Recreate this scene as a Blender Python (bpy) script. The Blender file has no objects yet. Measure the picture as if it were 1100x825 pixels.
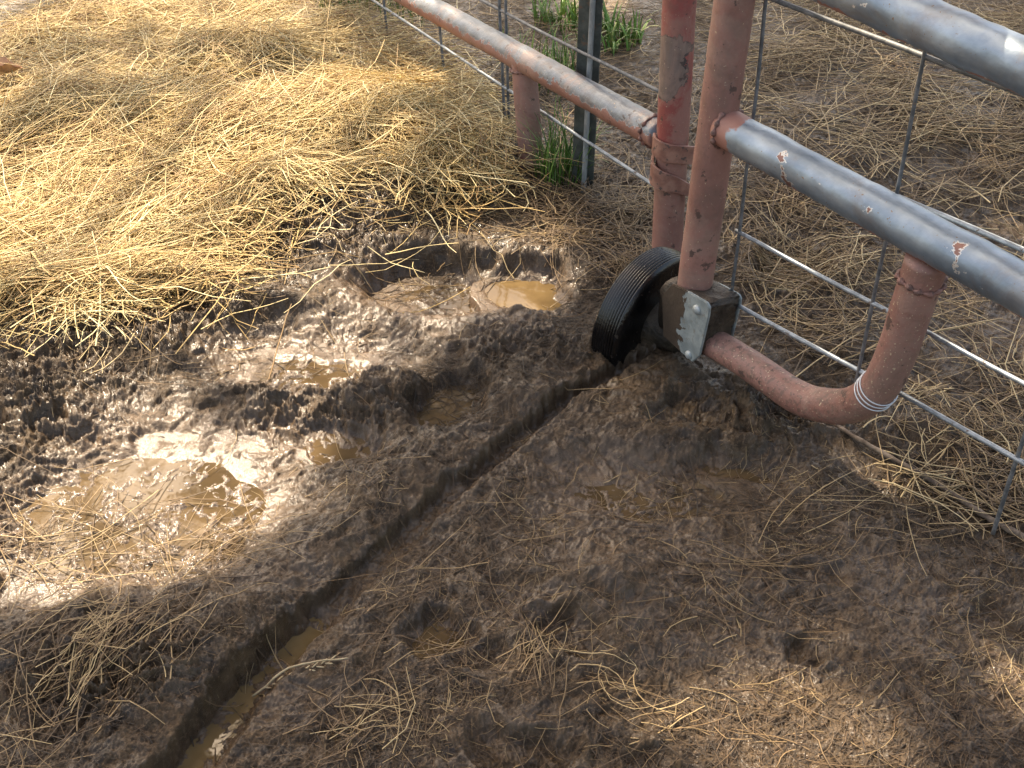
import bpy, bmesh, math
import numpy as np
from mathutils import Vector, Matrix

R = math.radians
rng = np.random.default_rng(11)
scene = bpy.context.scene
COL = scene.collection

# ------------------------------------------------------------------ camera model
F = 1250.0; CX, CY = 550.0, 412.5; PITCH = R(36.0); CAMH = 1.0
cp, sp = math.cos(PITCH), math.sin(PITCH)

def ray(px, py):
    a = (np.asarray(px, float) - CX) / F; b = (CY - np.asarray(py, float)) / F
    return np.stack([a, cp + b * sp, -sp + b * cp], -1)

def G(px, py, z=0.0):                       # where the sight line meets the level z
    d = ray(px, py); t = (z - CAMH) / d[..., 2]
    p = d * t[..., None]; p[..., 2] += CAMH
    return p

def on_plane(px, py, p0, n):                # where it meets a vertical plane
    d = ray(px, py); c = np.array([0, 0, CAMH])
    t = np.dot(np.asarray(p0) - c, n) / (d @ n)
    return c + d * np.asarray(t)[..., None]

SUN_AZ, SUN_EL = R(-29), R(49)              # azimuth measured from +Y, towards +X
SUN = np.array([math.sin(SUN_AZ) * math.cos(SUN_EL), math.cos(SUN_AZ) * math.cos(SUN_EL), math.sin(SUN_EL)])

# ------------------------------------------------------------------ noise
_perm = np.random.default_rng(3).permutation(256).astype(np.int64)
_ang = np.random.default_rng(4).random(256) * 2 * math.pi
_gx, _gy = np.cos(_ang), np.sin(_ang)

def noise(x, y, seed=0):
    x = x + seed * 17.31; y = y - seed * 9.77
    xi = np.floor(x).astype(np.int64); yi = np.floor(y).astype(np.int64)
    xf = x - xi; yf = y - yi
    u = xf * xf * xf * (xf * (xf * 6 - 15) + 10); v = yf * yf * yf * (yf * (yf * 6 - 15) + 10)
    def g(ix, iy, fx, fy):
        h = _perm[(_perm[ix & 255] + iy) & 255]
        return _gx[h] * fx + _gy[h] * fy
    a = g(xi, yi, xf, yf); b = g(xi + 1, yi, xf - 1, yf)
    c = g(xi, yi + 1, xf, yf - 1); d = g(xi + 1, yi + 1, xf - 1, yf - 1)
    return (a + u * (b - a) + v * ((c + u * (d - c)) - (a + u * (b - a)))) * 1.5

def sstep(a, b, x):
    t = np.clip((x - a) / (b - a), 0, 1)
    return t * t * (3 - 2 * t)

# ------------------------------------------------------------------ ground relief
def ell(x, y, px, py, rx, ry):
    """squared normalised distance from an ellipse lying on the ground"""
    c = G(px, py); wx = G(px + rx, py)[0] - c[0]; wy = (G(px, py - ry)[1] - G(px, py + ry)[1]) / 2
    return ((x - c[0]) / wx) ** 2 + ((y - c[1]) / wy) ** 2

def polyline(x, y, pts):
    """distance, signed side (+ = right of travel) and position 0..1 along a ground polyline"""
    P = G(np.array([p[0] for p in pts]), np.array([p[1] for p in pts]))[:, :2]
    best = np.full(x.shape, 1e9); side = np.zeros(x.shape); tt = np.zeros(x.shape)
    n = len(P) - 1
    for i in range(n):
        a, b = P[i], P[i + 1]; ab = b - a; L2 = ab @ ab
        t = np.clip(((x - a[0]) * ab[0] + (y - a[1]) * ab[1]) / L2, 0, 1)
        dx = x - a[0] - t * ab[0]; dy = y - a[1] - t * ab[1]
        d = np.sqrt(dx * dx + dy * dy); m = d < best
        best = np.where(m, d, best); side = np.where(m, np.sign(ab[1] * dx - ab[0] * dy), side)
        tt = np.where(m, (i + t) / n, tt)
    return best, side, tt

TRACK = [(690, 382), (644, 404), (602, 433), (556, 470), (492, 520), (424, 576), (360, 634), (303, 690), (252, 745), (200, 806), (128, 895)]

SMOOTH = [(160, 545, 170, 85, 1.0), (70, 585, 90, 60, .9), (330, 375, 120, 45, .9), (200, 455, 130, 40, .7),
          (355, 470, 55, 24, .9), (470, 300, 110, 30, .9), (566, 303, 50, 30, 1.0), (480, 428, 42, 32, .9),
          (690, 520, 130, 38, .75), (790, 510, 60, 30, .7), (475, 672, 36, 26, .9),
          (300, 610, 120, 40, .45), (880, 640, 230, 110, .45), (640, 560, 120, 50, .5), (450, 600, 70, 40, .5), (560, 640, 60, 30, .45), (1000, 720, 120, 60, .4), (330, 760, 80, 40, .4), (1010, 330, 90, 60, .55), (500, 330, 140, 50, .5)]
# puddles: centre, radii (pixels of the survey photo), drop below the surroundings, bed depth, film (islands of mud show through)
PUDDLES = [(567, 303, 35, 20, -.003, .014, 0, 'tan puddle at the right end of the boot hollow'),
    (150, 545, 125, 62, .000, .0012, 1, 'shallow sunlit film of water on the wet mud at the left'),
    (338, 392, 60, 20, .001, .0008, 1, 'thin puddle in the sunlit mud left of the boot hollow'),
    (352, 470, 40, 14, .004, .000, 1, 'narrow puddle beside the mud ridge'),
    (480, 426, 36, 28, -.006, .003, 1, 'small glistening puddle in a hoof hollow'),
    (700, 524, 80, 18, .001, .0000, 1, 'wet film right of the wheel rut'),
    (474, 672, 26, 22, .003, .003, 1, 'small puddle in the straw right of the rut'),
    (788, 508, 36, 20, .003, .003, 1, 'small puddle below the bent pipe'),
    (500, 300, 60, 20, .000, .0005, 1, 'wet film on the floor of the boot hollow')]
RUT_LEVEL = -.0255
PRINTS = []                                  # trampled hoof and boot hollows, filled below
_r = np.random.default_rng(21)
for _ in range(46):
    px, py = _r.uniform(-40, 1140), _r.uniform(230, 860)
    PRINTS.append((px, py, _r.uniform(20, 42) , _r.uniform(13, 30), _r.uniform(.008, .026)))
PRINTS += [(614, 672, 44, 26, .035), (560, 800, 60, 26, .03), (75, 470, 40, 20, .022), (740, 440, 42, 22, .03),
           (852, 285, 36, 24, .045), (330, 440, 60, 16, .02), (180, 333, 44, 14, .035),
           (455, 385, 40, 18, .02), (300, 340, 30, 14, .02), (870, 445, 60, 18, .03), (800, 420, 30, 16, .02)]
HUMPS = [(245, 80, 95, 26, .085), (90, 150, 130, 40, .07), (420, 150, 110, 40, .085), (480, 185, 40, 30, .03), (300, 150, 100, 36, .05),
         (330, 235, 120, 30, .06), (200, 320, 90, 24, .045), (45, 440, 60, 28, .05), (20, 340, 120, 30, .05), (130, 375, 60, 20, .035),
         (290, 425, 90, 20, .035), (400, 405, 50, 18, .03), (545, 360, 60, 24, .03), (560, 420, 50, 24, .02),
         (700, 470, 60, 24, .03), (790, 450, 45, 22, .03), (110, 690, 110, 40, .035), (330, 330, 40, 18, .02),
         (690, 610, 120, 40, .02), (716, 392, 30, 13, .022), (960, 460, 70, 22, .03), (840, 170, 120, 40, .03), (1020, 110, 140, 40, .03),
         (640, 620, 60, 22, .02), (760, 240, 60, 30, .02), (900, 300, 40, 20, .02), (420, 225, 60, 16, .035)]

def macro(x, y):
    """hollows, humps and rut of the ground, with the mask of smooth wet places"""
    x = np.asarray(x, float); y = np.asarray(y, float)
    wx = x + .022 * noise(x * 9, y * 9, 1) + .008 * noise(x * 30, y * 30, 2)
    wy = y + .022 * noise(x * 9, y * 9, 3) + .008 * noise(x * 30, y * 30, 4)
    S = np.zeros(x.shape)
    for (px, py, rx, ry, a) in SMOOTH:
        S = np.maximum(S, a * sstep(1.35, .55, np.sqrt(ell(wx, wy, px, py, rx, ry))))
    h = .010 * noise(x * 3.1, y * 3.1, 5)
    for (px, py, rx, ry, a) in HUMPS:
        h = h + a * (.62 if a > .045 and py < 260 else .58) * np.exp(-ell(wx, wy, px, py, rx, ry))
    h = h - .022 * S
    for (px, py, rx, ry, a) in PRINTS:
        d = np.sqrt(ell(wx, wy, px, py, rx, ry))
        h = h - a * (.35 if a < .0265 else .5) * sstep(1.2, .62, d) + a * .12 * np.exp(-((d - 1.3) / .25) ** 2)
    # the deep boot hollow with the tan puddle at its right-hand end
    d = np.sqrt(ell(wx, wy, 478, 298, 92, 34))
    c = G(478, 298)
    lean = np.clip(.5 - (x - c[0]) / .30, 0.25, .62)
    h = h - .058 * lean * sstep(1.08, .80, d) + .010 * np.exp(-((d - 1.25) / .22) ** 2)
    d = np.sqrt(ell(wx, wy, 566, 303, 44, 27)); h = h - .030 * sstep(1.2, .75, d) * .75
    d = np.sqrt(ell(wx, wy, 480, 428, 44, 34)); h = h - .020 * sstep(1.1, .6, d)
    # wheel rut with the bank pushed up on its left
    tx = x + .004 * noise(x * 12, y * 12, 51) + .003 * noise(x * 45, y * 45, 52); ty = y + .004 * noise(x * 12, y * 12, 53) + .003 * noise(x * 45, y * 45, 54)
    d, side, t = polyline(tx, ty, TRACK)
    half = (.0068 + .0105 * t ** 1.4) * (1 + .22 * noise(x * 16, y * 16, 55))
    leftw = side >= 0                                    # our left of the rut
    groove = np.where(leftw, sstep(half * (1.35 + .15 * t), half * .85, d + .004 * noise(x * 42, y * 42, 56) + .003 * noise(x * 110, y * 110, 57)), sstep(half * (2.0 + 1.0 * t), half * .8, d))
    h = h + np.where(leftw, .015, .002) * np.exp(-((d - .07) / .055) ** 2) * (1 - groove)
    floor = -.015 - .0135 * sstep(.50, .70, t) + .0035 * noise(x * 17, y * 17, 58) + .002 * noise(x * 60, y * 60, 59)
    h = h * (1 - groove) + floor * groove
    S = np.maximum(S * (1 - .8 * np.exp(-((d - half * 1.3) / .010) ** 2)), groove * .55)
    return h, S, x, y, wx, wy

PLEV = []
CLODS = [(50, 420, 90, 60), (130, 370, 90, 24), (310, 240, 130, 40), (340, 425, 110, 36), (450, 215, 70, 20), (560, 370, 60, 30), (20, 560, 40, 80), (120, 720, 90, 60), (840, 440, 90, 30)]
def relief(x, y):
    h, S, x, y, wx, wy = macro(x, y)
    calm = np.zeros(x.shape); rims = []; film_ = np.full(x.shape, .45)
    for k, (px, py, rx, ry, drop, dep, film, _l) in enumerate(PUDDLES):
        if len(PLEV) <= k: break
        d2 = ell(wx + .004 * noise(x * 40, y * 40, 61), wy + .004 * noise(x * 40, y * 40, 62), px, py, rx, ry)
        d = np.sqrt(d2); m = sstep(1.55, .85, d)
        bed = PLEV[k] - dep * np.clip(1.05 - d2, -.3, 1)
        h = h * (1 - m) + bed * m
        m = sstep(1.18, .85, d); calm = np.maximum(calm, m * (.5 if film else .9))
        if film: film_ = np.maximum(film_, m)
        rims.append((np.where((d > 1.05) & (d < 1.7), PLEV[k] + .0035 * np.clip((d - 1.05) / .2, 0, 1) - .0005, -9)))
    # churned detail
    k = 1 - .74 * S
    rough = np.zeros(x.shape)
    for (px, py, rx, ry) in CLODS: rough = np.maximum(rough, sstep(1.4, .5, np.sqrt(ell(wx, wy, px, py, rx, ry))))
    k = k * (1 - .45 * sstep(2.3, 3.0, y)) * (1 - .85 * calm) * (1 + 1.7 * rough)
    n1 = noise(wx * 7.5, wy * 7.5, 6); n2 = noise(wx * 17, wy * 17, 7); n3 = noise(wx * 38, wy * 38, 8)
    n4 = noise(wx * 85, wy * 85, 9); n5 = noise(wx * 180, wy * 180, 10); n6 = noise(x * 340, y * 340, 12)
    h = h + n1 * k * .005 + (np.abs(n2) - .3) * .006 * k
    h = h + k * (.0050 * (.32 - np.abs(n3)) * (1 + .8 * noise(x * 6, y * 6, 13)) + .0034 * n4 + .0028 * (.3 - np.abs(n5)) + .0016 * n6)
    h = h + rough * (1 - calm) * (.020 * np.clip(.22 - np.abs(n2), 0, 1) + .010 * np.clip(.2 - np.abs(n3), 0, 1))
    h = h + S * (1 - .8 * calm) * (.0018 * n2 + .0022 * n3 + .0024 * n4 + .0015 * n5 + .0008 * n6)
    h = h + calm * film_ * (.0014 * n2 + .0020 * n3 + .0020 * n4 + .0016 * n5 + .0009 * n6)
    for r in rims: h = np.maximum(h, r)
    wet = np.clip(S + .35 * (noise(x * 5, y * 5, 15) - .1), 0, 1)
    wet = np.maximum(wet, calm)
    return h, wet

for (px, py, rx, ry, drop, dep, film, _l) in PUDDLES:
    a_ = np.linspace(0, 2 * math.pi, 40); lv = []
    for q in (.3, .7, 1.0):
        c_ = G(px + rx * q * np.cos(a_), py + ry * q * np.sin(a_)); lv.append(macro(c_[:, 0], c_[:, 1])[0])
    PLEV_TMP = float(np.quantile(np.concatenate(lv), .4)) - drop
    PLEV.append(PLEV_TMP)

# ------------------------------------------------------------------ mesh helpers
def raw_mesh(name, verts, faces, smooth=True):
    """verts (n,3), faces (m,k) array or list of such arrays"""
    me = bpy.data.meshes.new(name)
    fl = faces if isinstance(faces, list) else [faces]
    fl = [np.asarray(f, np.int32) for f in fl if len(f)]
    nl = sum(f.size for f in fl); nf = sum(len(f) for f in fl)
    me.vertices.add(len(verts)); me.vertices.foreach_set('co', np.ascontiguousarray(verts, np.float32).ravel())
    me.loops.add(nl); me.loops.foreach_set('vertex_index', np.concatenate([f.ravel() for f in fl]))
    st = []; o = 0
    for f in fl:
        k = f.shape[1]; st.append(o + np.arange(len(f)) * k); o += f.size
    me.polygons.add(nf); me.polygons.foreach_set('loop_start', np.concatenate(st).astype(np.int32))
    me.update(calc_edges=True); me.validate()
    me.polygons.foreach_set('use_smooth', np.full(len(me.polygons), smooth, bool))
    return me

def attr(me, name, vals):
    a = me.attributes.new(name, 'FLOAT', 'POINT'); a.data.foreach_set('value', np.ascontiguousarray(vals, np.float32))

def link(name, me, mat, parent=None):
    o = bpy.data.objects.new(name, me)
    if mat: me.materials.append(mat)
    COL.objects.link(o)
    if parent: 
        o.parent = parent
        if parent.type == 'EMPTY': o.matrix_parent_inverse = Matrix.Translation(-Vector(parent.location))
    return o

def tag(o, label=None, cat=None, group=None, kind=None):
    if label: o['label'] = label
    if cat: o['category'] = cat
    if group: o['group'] = group
    if kind: o['kind'] = kind
    return o

def thing(name, loc, label, cat, group=None):
    o = bpy.data.objects.new(name, None); COL.objects.link(o); o.location = loc
    o.empty_display_size = .1
    return tag(o, label, cat, group)

def smooth_path(P, n):
    """Catmull-Rom resampling"""
    P = np.asarray(P, float)
    Q = np.vstack([2 * P[0] - P[1], P, 2 * P[-1] - P[-2]])
    out = []; segs = len(P) - 1
    for u in np.linspace(0, segs, n):
        i = min(int(u), segs - 1); t = u - i
        p0, p1, p2, p3 = Q[i:i + 4]
        out.append(.5 * ((2 * p1) + (-p0 + p2) * t + (2 * p0 - 5 * p1 + 4 * p2 - p3) * t * t + (-p0 + 3 * p1 - 3 * p2 + p3) * t ** 3))
    return np.array(out)

def tube(P, r, sides=24, caps=True, dent=0, seed=0, cap_round=True):
    """tube mesh arrays with along / top attributes"""
    P = np.asarray(P, float); n = len(P); r = np.broadcast_to(np.asarray(r, float), (n,)).copy()
    T = np.gradient(P, axis=0); T /= np.linalg.norm(T, axis=1)[:, None]
    ref = np.array([0, 0, 1.]) if abs(T[0][2]) < .9 else np.array([.52, -.85, 0])
    U = np.cross(T, ref); U /= np.linalg.norm(U, axis=1)[:, None]; V = np.cross(U, T)
    a = np.arange(sides) / sides * 2 * math.pi
    N = np.cos(a)[None, :, None] * U[:, None, :] + np.sin(a)[None, :, None] * V[:, None, :]
    s = np.concatenate([[0], np.cumsum(np.linalg.norm(np.diff(P, axis=0), axis=1))])
    rr = r[:, None] * np.ones(sides)[None]
    if dent:
        rr = rr + dent * noise(s[:, None] * 22 + seed, np.cos(a)[None] * 1.3 + seed, seed) + dent * .5 * noise(s[:, None] * 60, np.sin(a)[None] * 2.5, seed + 1)
    verts = (P[:, None, :] + N * rr[..., None]).reshape(-1, 3)
    along = np.repeat(s, sides); top = N[..., 2].reshape(-1); around = np.tile(np.sin(a), n); global SIDE; SIDE = np.tile(np.cos(a), n)
    i = np.arange(n - 1)[:, None] * sides; j = np.arange(sides)[None]; j2 = (j + 1) % sides
    q = np.stack([i + j, i + j2, i + sides + j2, i + sides + j], -1).reshape(-1, 4)[:, ::-1]
    faces = [q]
    if caps:
        c0 = len(verts); verts = np.vstack([verts, P[0], P[-1]])
        along = np.append(along, [0, s[-1]]); top = np.append(top, [0, 0]); around = np.append(around, [0, 0])
        jj = np.arange(sides); k = (jj + 1) % sides
        faces.append(np.stack([np.full(sides, c0), jj, k], -1)[:, ::-1] if False else np.stack([np.full(sides, c0), jj, k], -1))
        b = (n - 1) * sides
        faces.append(np.stack([np.full(sides, c0 + 1), b + k, b + jj], -1))
    return verts, faces, along, top, around

def tube_obj(name, P, r, mat, parent=None, sides=24, dent=0, seed=0, caps=True):
    v, f, al, tp, ar = tube(P, r, sides, caps, dent, seed)
    me = raw_mesh(name, v, f); attr(me, 'along', al); attr(me, 'top', tp); attr(me, 'around', ar); attr(me, 'side', np.resize(SIDE, len(v)))
    return link(name, me, mat, parent)

def line(a, b, n=40):
    return np.asarray(a)[None] + (np.asarray(b) - np.asarray(a))[None] * np.linspace(0, 1, n)[:, None]

def bm_obj(name, bm, mat, parent=None, smooth=False):
    bmesh.ops.recalc_face_normals(bm, faces=bm.faces)
    me = bpy.data.meshes.new(name); bm.to_mesh(me); bm.free()
    me.polygons.foreach_set('use_smooth', np.full(len(me.polygons), smooth, bool))
    return link(name, me, mat, parent)

pb = G(715, 296); lf = G(571, 180)
fd = pb - lf; fd[2] = 0; fd /= np.linalg.norm(fd); fn = np.array([-fd[1], fd[0], 0]); fn = fn if fn[1] > 0 else -fn
def fp(px, py, off=0.0): return on_plane(px, py, pb + fn * off, fn)
pt = fp(730, 0); pd = pt - pb; pd /= np.linalg.norm(pd)
PA = [float(np.dot(fp(726, yy) - (pb - pd * .12), pd)) for yy in (112, 160, 22)]   # where the bare patch sits on the post
# ------------------------------------------------------------------ materials
class NT:
    def __init__(s, name):
        s.m = bpy.data.materials.new(name); s.m.use_nodes = True; s.t = s.m.node_tree
        s.b = s.t.nodes['Principled BSDF']; s.out = s.t.nodes['Material Output']
        s._co = None
    def n(s, t, **kw):
        x = s.t.nodes.new(t)
        for k, v in kw.items(): setattr(x, k, v)
        return x
    def l(s, a, b): s.t.links.new(a, b)
    def co(s):
        if s._co is None: s._co = s.n('ShaderNodeTexCoord').outputs['Object']
        return s._co
    def noise(s, scale, detail=4, rough=.6, dist=0, w=None):
        x = s.n('ShaderNodeTexNoise'); x.inputs['Scale'].default_value = scale; x.inputs['Detail'].default_value = detail
        x.inputs['Roughness'].default_value = rough; x.inputs['Distortion'].default_value = dist
        if w:
            m = s.n('ShaderNodeMapping'); m.inputs['Location'].default_value = w; s.l(s.co(), m.inputs[0]); s.l(m.outputs[0], x.inputs['Vector'])
        else: s.l(s.co(), x.inputs['Vector'])
        return x.outputs['Fac']
    def att(s, name):
        return s.n('ShaderNodeAttribute', attribute_name=name).outputs['Fac']
    def math(s, op, a, b=0, c=0, clamp=False):
        x = s.n('ShaderNodeMath', operation=op, use_clamp=clamp)
        for i, v in enumerate((a, b, c)):
            if isinstance(v, (int, float)): x.inputs[i].default_value = v
            else: s.l(v, x.inputs[i])
        return x.outputs[0]
    def step(s, v, a, b):
        x = s.n('ShaderNodeMapRange', interpolation_type='SMOOTHSTEP'); s.l(v, x.inputs[0])
        x.inputs[1].default_value = a; x.inputs[2].default_value = b
        return x.outputs[0]
    def mix(s, f, a, b):
        x = s.n('ShaderNodeMix', data_type='RGBA')
        for i, v in ((0, f), (6, a), (7, b)):
            if isinstance(v, tuple): x.inputs[i].default_value = (*v, 1)
            elif isinstance(v, (int, float)): x.inputs[i].default_value = v
            else: s.l(v, x.inputs[i])
        return x.outputs[2]
    def mixf(s, f, a, b):
        x = s.n('ShaderNodeMix', data_type='FLOAT')
        for i, v in ((0, f), (2, a), (3, b)):
            if isinstance(v, (int, float)): x.inputs[i].default_value = v
            else: s.l(v, x.inputs[i])
        return x.outputs[0]
    def ramp(s, f, stops):
        x = s.n('ShaderNodeValToRGB'); s.l(f, x.inputs[0]); e = x.color_ramp.elements
        while len(e) < len(stops): e.new(.5)
        for q, (p, c) in zip(e, stops): q.position = p; q.color = (*c, 1)
        return x.outputs[0]
    def set(s, **kw):
        for k, v in kw.items():
            i = s.b.inputs[k.replace('_', ' ')]
            if isinstance(v, (int, float)): i.default_value = v
            elif isinstance(v, tuple): i.default_value = (*v, 1)
            else: s.l(v, i)
        return s
    def bump(s, h, strength=.5, dist=.01):
        x = s.n('ShaderNodeBump'); x.inputs['Strength'].default_value = strength; x.inputs['Distance'].default_value = dist
        s.l(h, x.inputs['Height']); s.l(x.outputs[0], s.b.inputs['Normal'])

def mat_mud():
    t = NT('mud')
    wet = t.att('wet')
    big = t.noise(6, 5, .6); mid = t.noise(38, 6, .65, .4); fine = t.noise(210, 5, .7, .6)
    c = t.ramp(mid, [(.28, (.011, .0068, .0036)), (.44, (.037, .0226, .0114)), (.60, (.070, .0438, .0223)), (.80, (.132, .087, .047))])
    c = t.mix(t.step(fine, .50, .68), c, (.135, .090, .056))
    c = t.mix(t.math('MULTIPLY', t.step(big, .40, .66), .35), c, (.105, .072, .047))
    c = t.mix(t.math('MULTIPLY', wet, .55), c, (.130, .078, .043))
    c = t.mix(t.step(t.att('dry'), .2, .8), c, t.mix(mid, (.13, .088, .052), (.26, .19, .12)))
    t.set(Base_Color=c)
    r0 = t.mixf(t.step(t.noise(24, 5, .7), .40, .60), .28, .58)
    ro = t.mixf(wet, r0, t.mixf(t.step(t.noise(55, 4, .6, w=(3, 1, 0)), .38, .62), .20, .45))
    film = t.math('MULTIPLY', t.math('ADD', .42, t.math('MULTIPLY', wet, .14)), t.step(t.math('ADD', t.noise(31, 5, .65, .4, w=(9, 2, 4)), t.math('MULTIPLY', wet, .14)), .47, .56))
    t.set(Roughness=ro, IOR=1.40, Coat_Weight=film, Coat_Roughness=t.mixf(t.step(t.noise(12, 4, .6, w=(2, 2, 2)), .4, .6), .10, .22), Coat_IOR=1.4)
    hh = t.math('ADD', t.math('MULTIPLY', fine, .5), t.math('MULTIPLY', t.noise(640, 3, .65), .5))
    t.bump(hh, .6, .005)
    cb_ = t.n('ShaderNodeBump'); cb_.inputs['Strength'].default_value = .22; cb_.inputs['Distance'].default_value = .004; t.l(hh, cb_.inputs['Height']); t.l(cb_.outputs[0], t.b.inputs['Coat Normal'])
    t.set(Specular_IOR_Level=t.mixf(wet, .30, .5))
    return t.m

def mat_water(name='muddy_water', a=(.10, .064, .029), b=(.155, .102, .046)):
    t = NT(name)
    c = t.mix(t.step(t.noise(14, 4, .6), .3, .7), a, b)
    t.set(Base_Color=c, Roughness=.05, IOR=1.33)
    t.bump(t.noise(26, 3, .5), .08, .004)
    return t.m

def mat_straw(name, stops, rough=.55, trans=0):
    t = NT(name)
    c = t.ramp(t.att('tone'), stops)
    c = t.mix(t.math('MULTIPLY', t.step(t.noise(60, 3, .6), .45, .75), .45), c, (.12, .075, .035))
    t.set(Base_Color=c, Roughness=rough)
    return t.m

def mat_primer(name, extra=None):
    """red oxide primer on old pipe: mud flecks, chips and rust"""
    t = NT(name); al = t.att('along'); top = t.att('top'); ar = t.att('around')
    c = t.mix(t.step(t.noise(9, 4, .6), .3, .7), (.205, .092, .070), (.31, .152, .118))
    c = t.mix(t.math('MULTIPLY', t.step(t.noise(45, 5, .65), .52, .72), .6), c, (.19, .088, .062))
    rough = .55; metal = 0.0
    if extra == 'post':
        c = t.mix(t.step(t.math('ADD', al, t.math('MULTIPLY', t.noise(24, 5, .7), .12)), PA[1] + .05, PA[1] + .09), c, t.mix(t.noise(40, 3), (.29, .060, .050), (.22, .058, .047)))
        mid = (PA[0] + PA[2]) / 2; hl = (PA[2] - PA[0]) / 2
        off = t.math('ABSOLUTE', t.math('SUBTRACT', al, mid))
        pat = t.math('ADD', t.noise(26, 5, .6, .6, w=(4, 2, 1)), t.math('MULTIPLY', t.att('side'), -.16))
        pat = t.math('SUBTRACT', pat, t.math('MULTIPLY', t.step(off, hl * .45, hl * 1.25), .5))
        edge = t.step(pat, .475, .485); chip = t.step(pat, .515, .525)
        c = t.mix(edge, c, (.030, .024, .024)); c = t.mix(chip, c, t.mix(t.noise(70, 3), (.11, .075, .060), (.20, .15, .125)))
    if extra == 'rail':
        k = t.math('ADD', t.math('MULTIPLY', top, .50), t.math('ADD', t.noise(26, 6, .62, .3), -.30))
        k2 = t.math('ADD', k, t.math('MULTIPLY', t.step(t.noise(120, 3, .6), .5, .62), -.11))
        c = t.mix(t.step(k2, .24, .25), c, (.36, .365, .37))
        grey = t.mix(t.noise(55, 4), (.065, .078, .09), (.25, .275, .30))
        m = t.step(k2, .262, .28); c = t.mix(m, c, grey)
        rough = t.mixf(m, .55, .42); metal = t.math('MULTIPLY', m, .35)
    if extra == 'bent':
        c = t.mix(t.math('MULTIPLY', t.step(t.noise(130, 4, .7), .52, .60), t.math('SUBTRACT', .75, t.math('MULTIPLY', t.step(al, .28, .5), .55))), c, (.11, .066, .050))
    fk = (.66, .70) if extra == 'bent' else (.70, .74)
    c = t.mix(t.math('MULTIPLY', t.step(t.noise(5, 6, .75, 1.2, w=(2, 9, 3)), .48, .60), .5), c, (.30, .19, .145))
    c = t.mix(t.math('MULTIPLY', t.step(t.noise(14, 5, .7, w=(6, 1, 3)), .50, .72), .45), c, (.13, .085, .065))
    c = t.mix(t.step(t.noise(330, 2, .5, w=(1, 5, 2)), *fk), c, (.46, .35, .23))
    c = t.mix(t.math('MULTIPLY', t.step(t.noise(48, 5, .65, w=(7, 5, 2)), .61, .65), .8), c, (.055, .035, .028))
    t.set(Base_Color=c, Roughness=rough, Metallic=metal)
    t.bump(t.math('ADD', t.noise(70, 4, .6), t.math('MULTIPLY', t.noise(330, 2, .5, w=(1, 5, 2)), .6)), .22, .004)
    return t.m

def mat_silver():
    t = NT('silver_paint'); al = t.att('along'); top = t.att('top')
    c = t.mix(t.step(t.noise(12, 5, .6), .3, .7), (.155, .20, .245), (.29, .345, .395))
    c = t.mix(t.math('MULTIPLY', t.step(t.noise(80, 4, .6), .5, .75), .35), c, (.24, .27, .29))
    c = t.mix(t.math('MULTIPLY', t.step(t.noise(8, 6, .7, .8, w=(1, 4, 6)), .50, .66), .42), c, (.17, .135, .115))
    under = t.math('ADD', t.math('MULTIPLY', top, -.5), t.math('ADD', t.noise(30, 5, .6, .3), -.5))
    end = t.math('SUBTRACT', 1, t.step(t.math('ADD', al, t.math('MULTIPLY', t.noise(38, 4, .6), -.045)), .012, .016))
    worn = t.math('MAXIMUM', t.step(under, .40, .42), end)
    prim = t.mix(t.noise(30, 4), (.24, .10, .075), (.34, .16, .12))
    c = t.mix(worn, c, prim)
    ch = t.step(t.noise(20, 5, .62, .2, w=(2, 8, 1)), .675, .685)
    c = t.mix(t.step(t.noise(20, 5, .62, .2, w=(2, 8, 1)), .655, .665), c, (.52, .50, .47)); c = t.mix(ch, c, (.20, .105, .085))
    c = t.mix(t.step(t.noise(240, 2, .5), .70, .74), c, (.20, .14, .10))
    t.set(Base_Color=c, Roughness=t.mixf(worn, t.mixf(t.noise(35, 4), .34, .50), .6), Metallic=t.mixf(worn, .6, 0.0))
    t.bump(t.math('ADD', t.noise(16, 3, .5), t.math('MULTIPLY', t.noise(150, 3), .12)), .30, .008)
    return t.m

def mat_simple(name, a, b, scale=30, rough=.5, metal=0.0, spec=None, bump=.2, third=None, thr=(.55, .62)):
    t = NT(name)
    c = t.mix(t.step(t.noise(scale, 5, .62), .35, .65), a, b)
    r = rough
    if third:
        m = t.step(t.noise(scale * 1.6, 6, .6, .4, w=(3, 3, 3)), *thr); c = t.mix(m, c, third); r = t.mixf(m, rough, .75)
        metal = t.mixf(m, metal, 0.0)
    t.set(Base_Color=c, Roughness=r, Metallic=metal)
    if bump: t.bump(t.noise(scale * 4, 4, .6), bump, .003)
    return t.m

M = {}
M['mud'] = mat_mud(); M['water'] = mat_water(); M['film'] = mat_water('thin_muddy_water', (.060, .040, .021), (.105, .069, .035))
M['gold'] = mat_straw('golden_straw', [(0, (.09, .047, .019)), (.28, (.30, .175, .060)), (.65, (.58, .41, .155)), (1, (.82, .68, .38))])
M['dull'] = mat_straw('weathered_straw', [(0, (.05, .028, .014)), (.4, (.165, .098, .044)), (.75, (.33, .225, .105)), (1, (.56, .43, .23))])
M['bits'] = mat_straw('chopped_straw', [(0, (.016, .010, .006)), (.5, (.045, .027, .014)), (.8, (.125, .070, .032)), (1, (.36, .26, .13))], .6)
M['grass'] = mat_straw('green_grass', [(0, (.04, .10, .012)), (.55, (.10, .23, .025)), (.85, (.22, .34, .06)), (1, (.40, .34, .12))], .45)
M['leaf'] = mat_simple('tree_leaf', (.045, .085, .018), (.075, .12, .028), 8, .5, bump=0)
M['bark'] = mat_simple('bark', (.07, .05, .035), (.16, .12, .09), 12, .85, bump=.6)
M['primer'] = mat_primer('red_primer'); M['post'] = mat_primer('red_primer_post', 'post')
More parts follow.
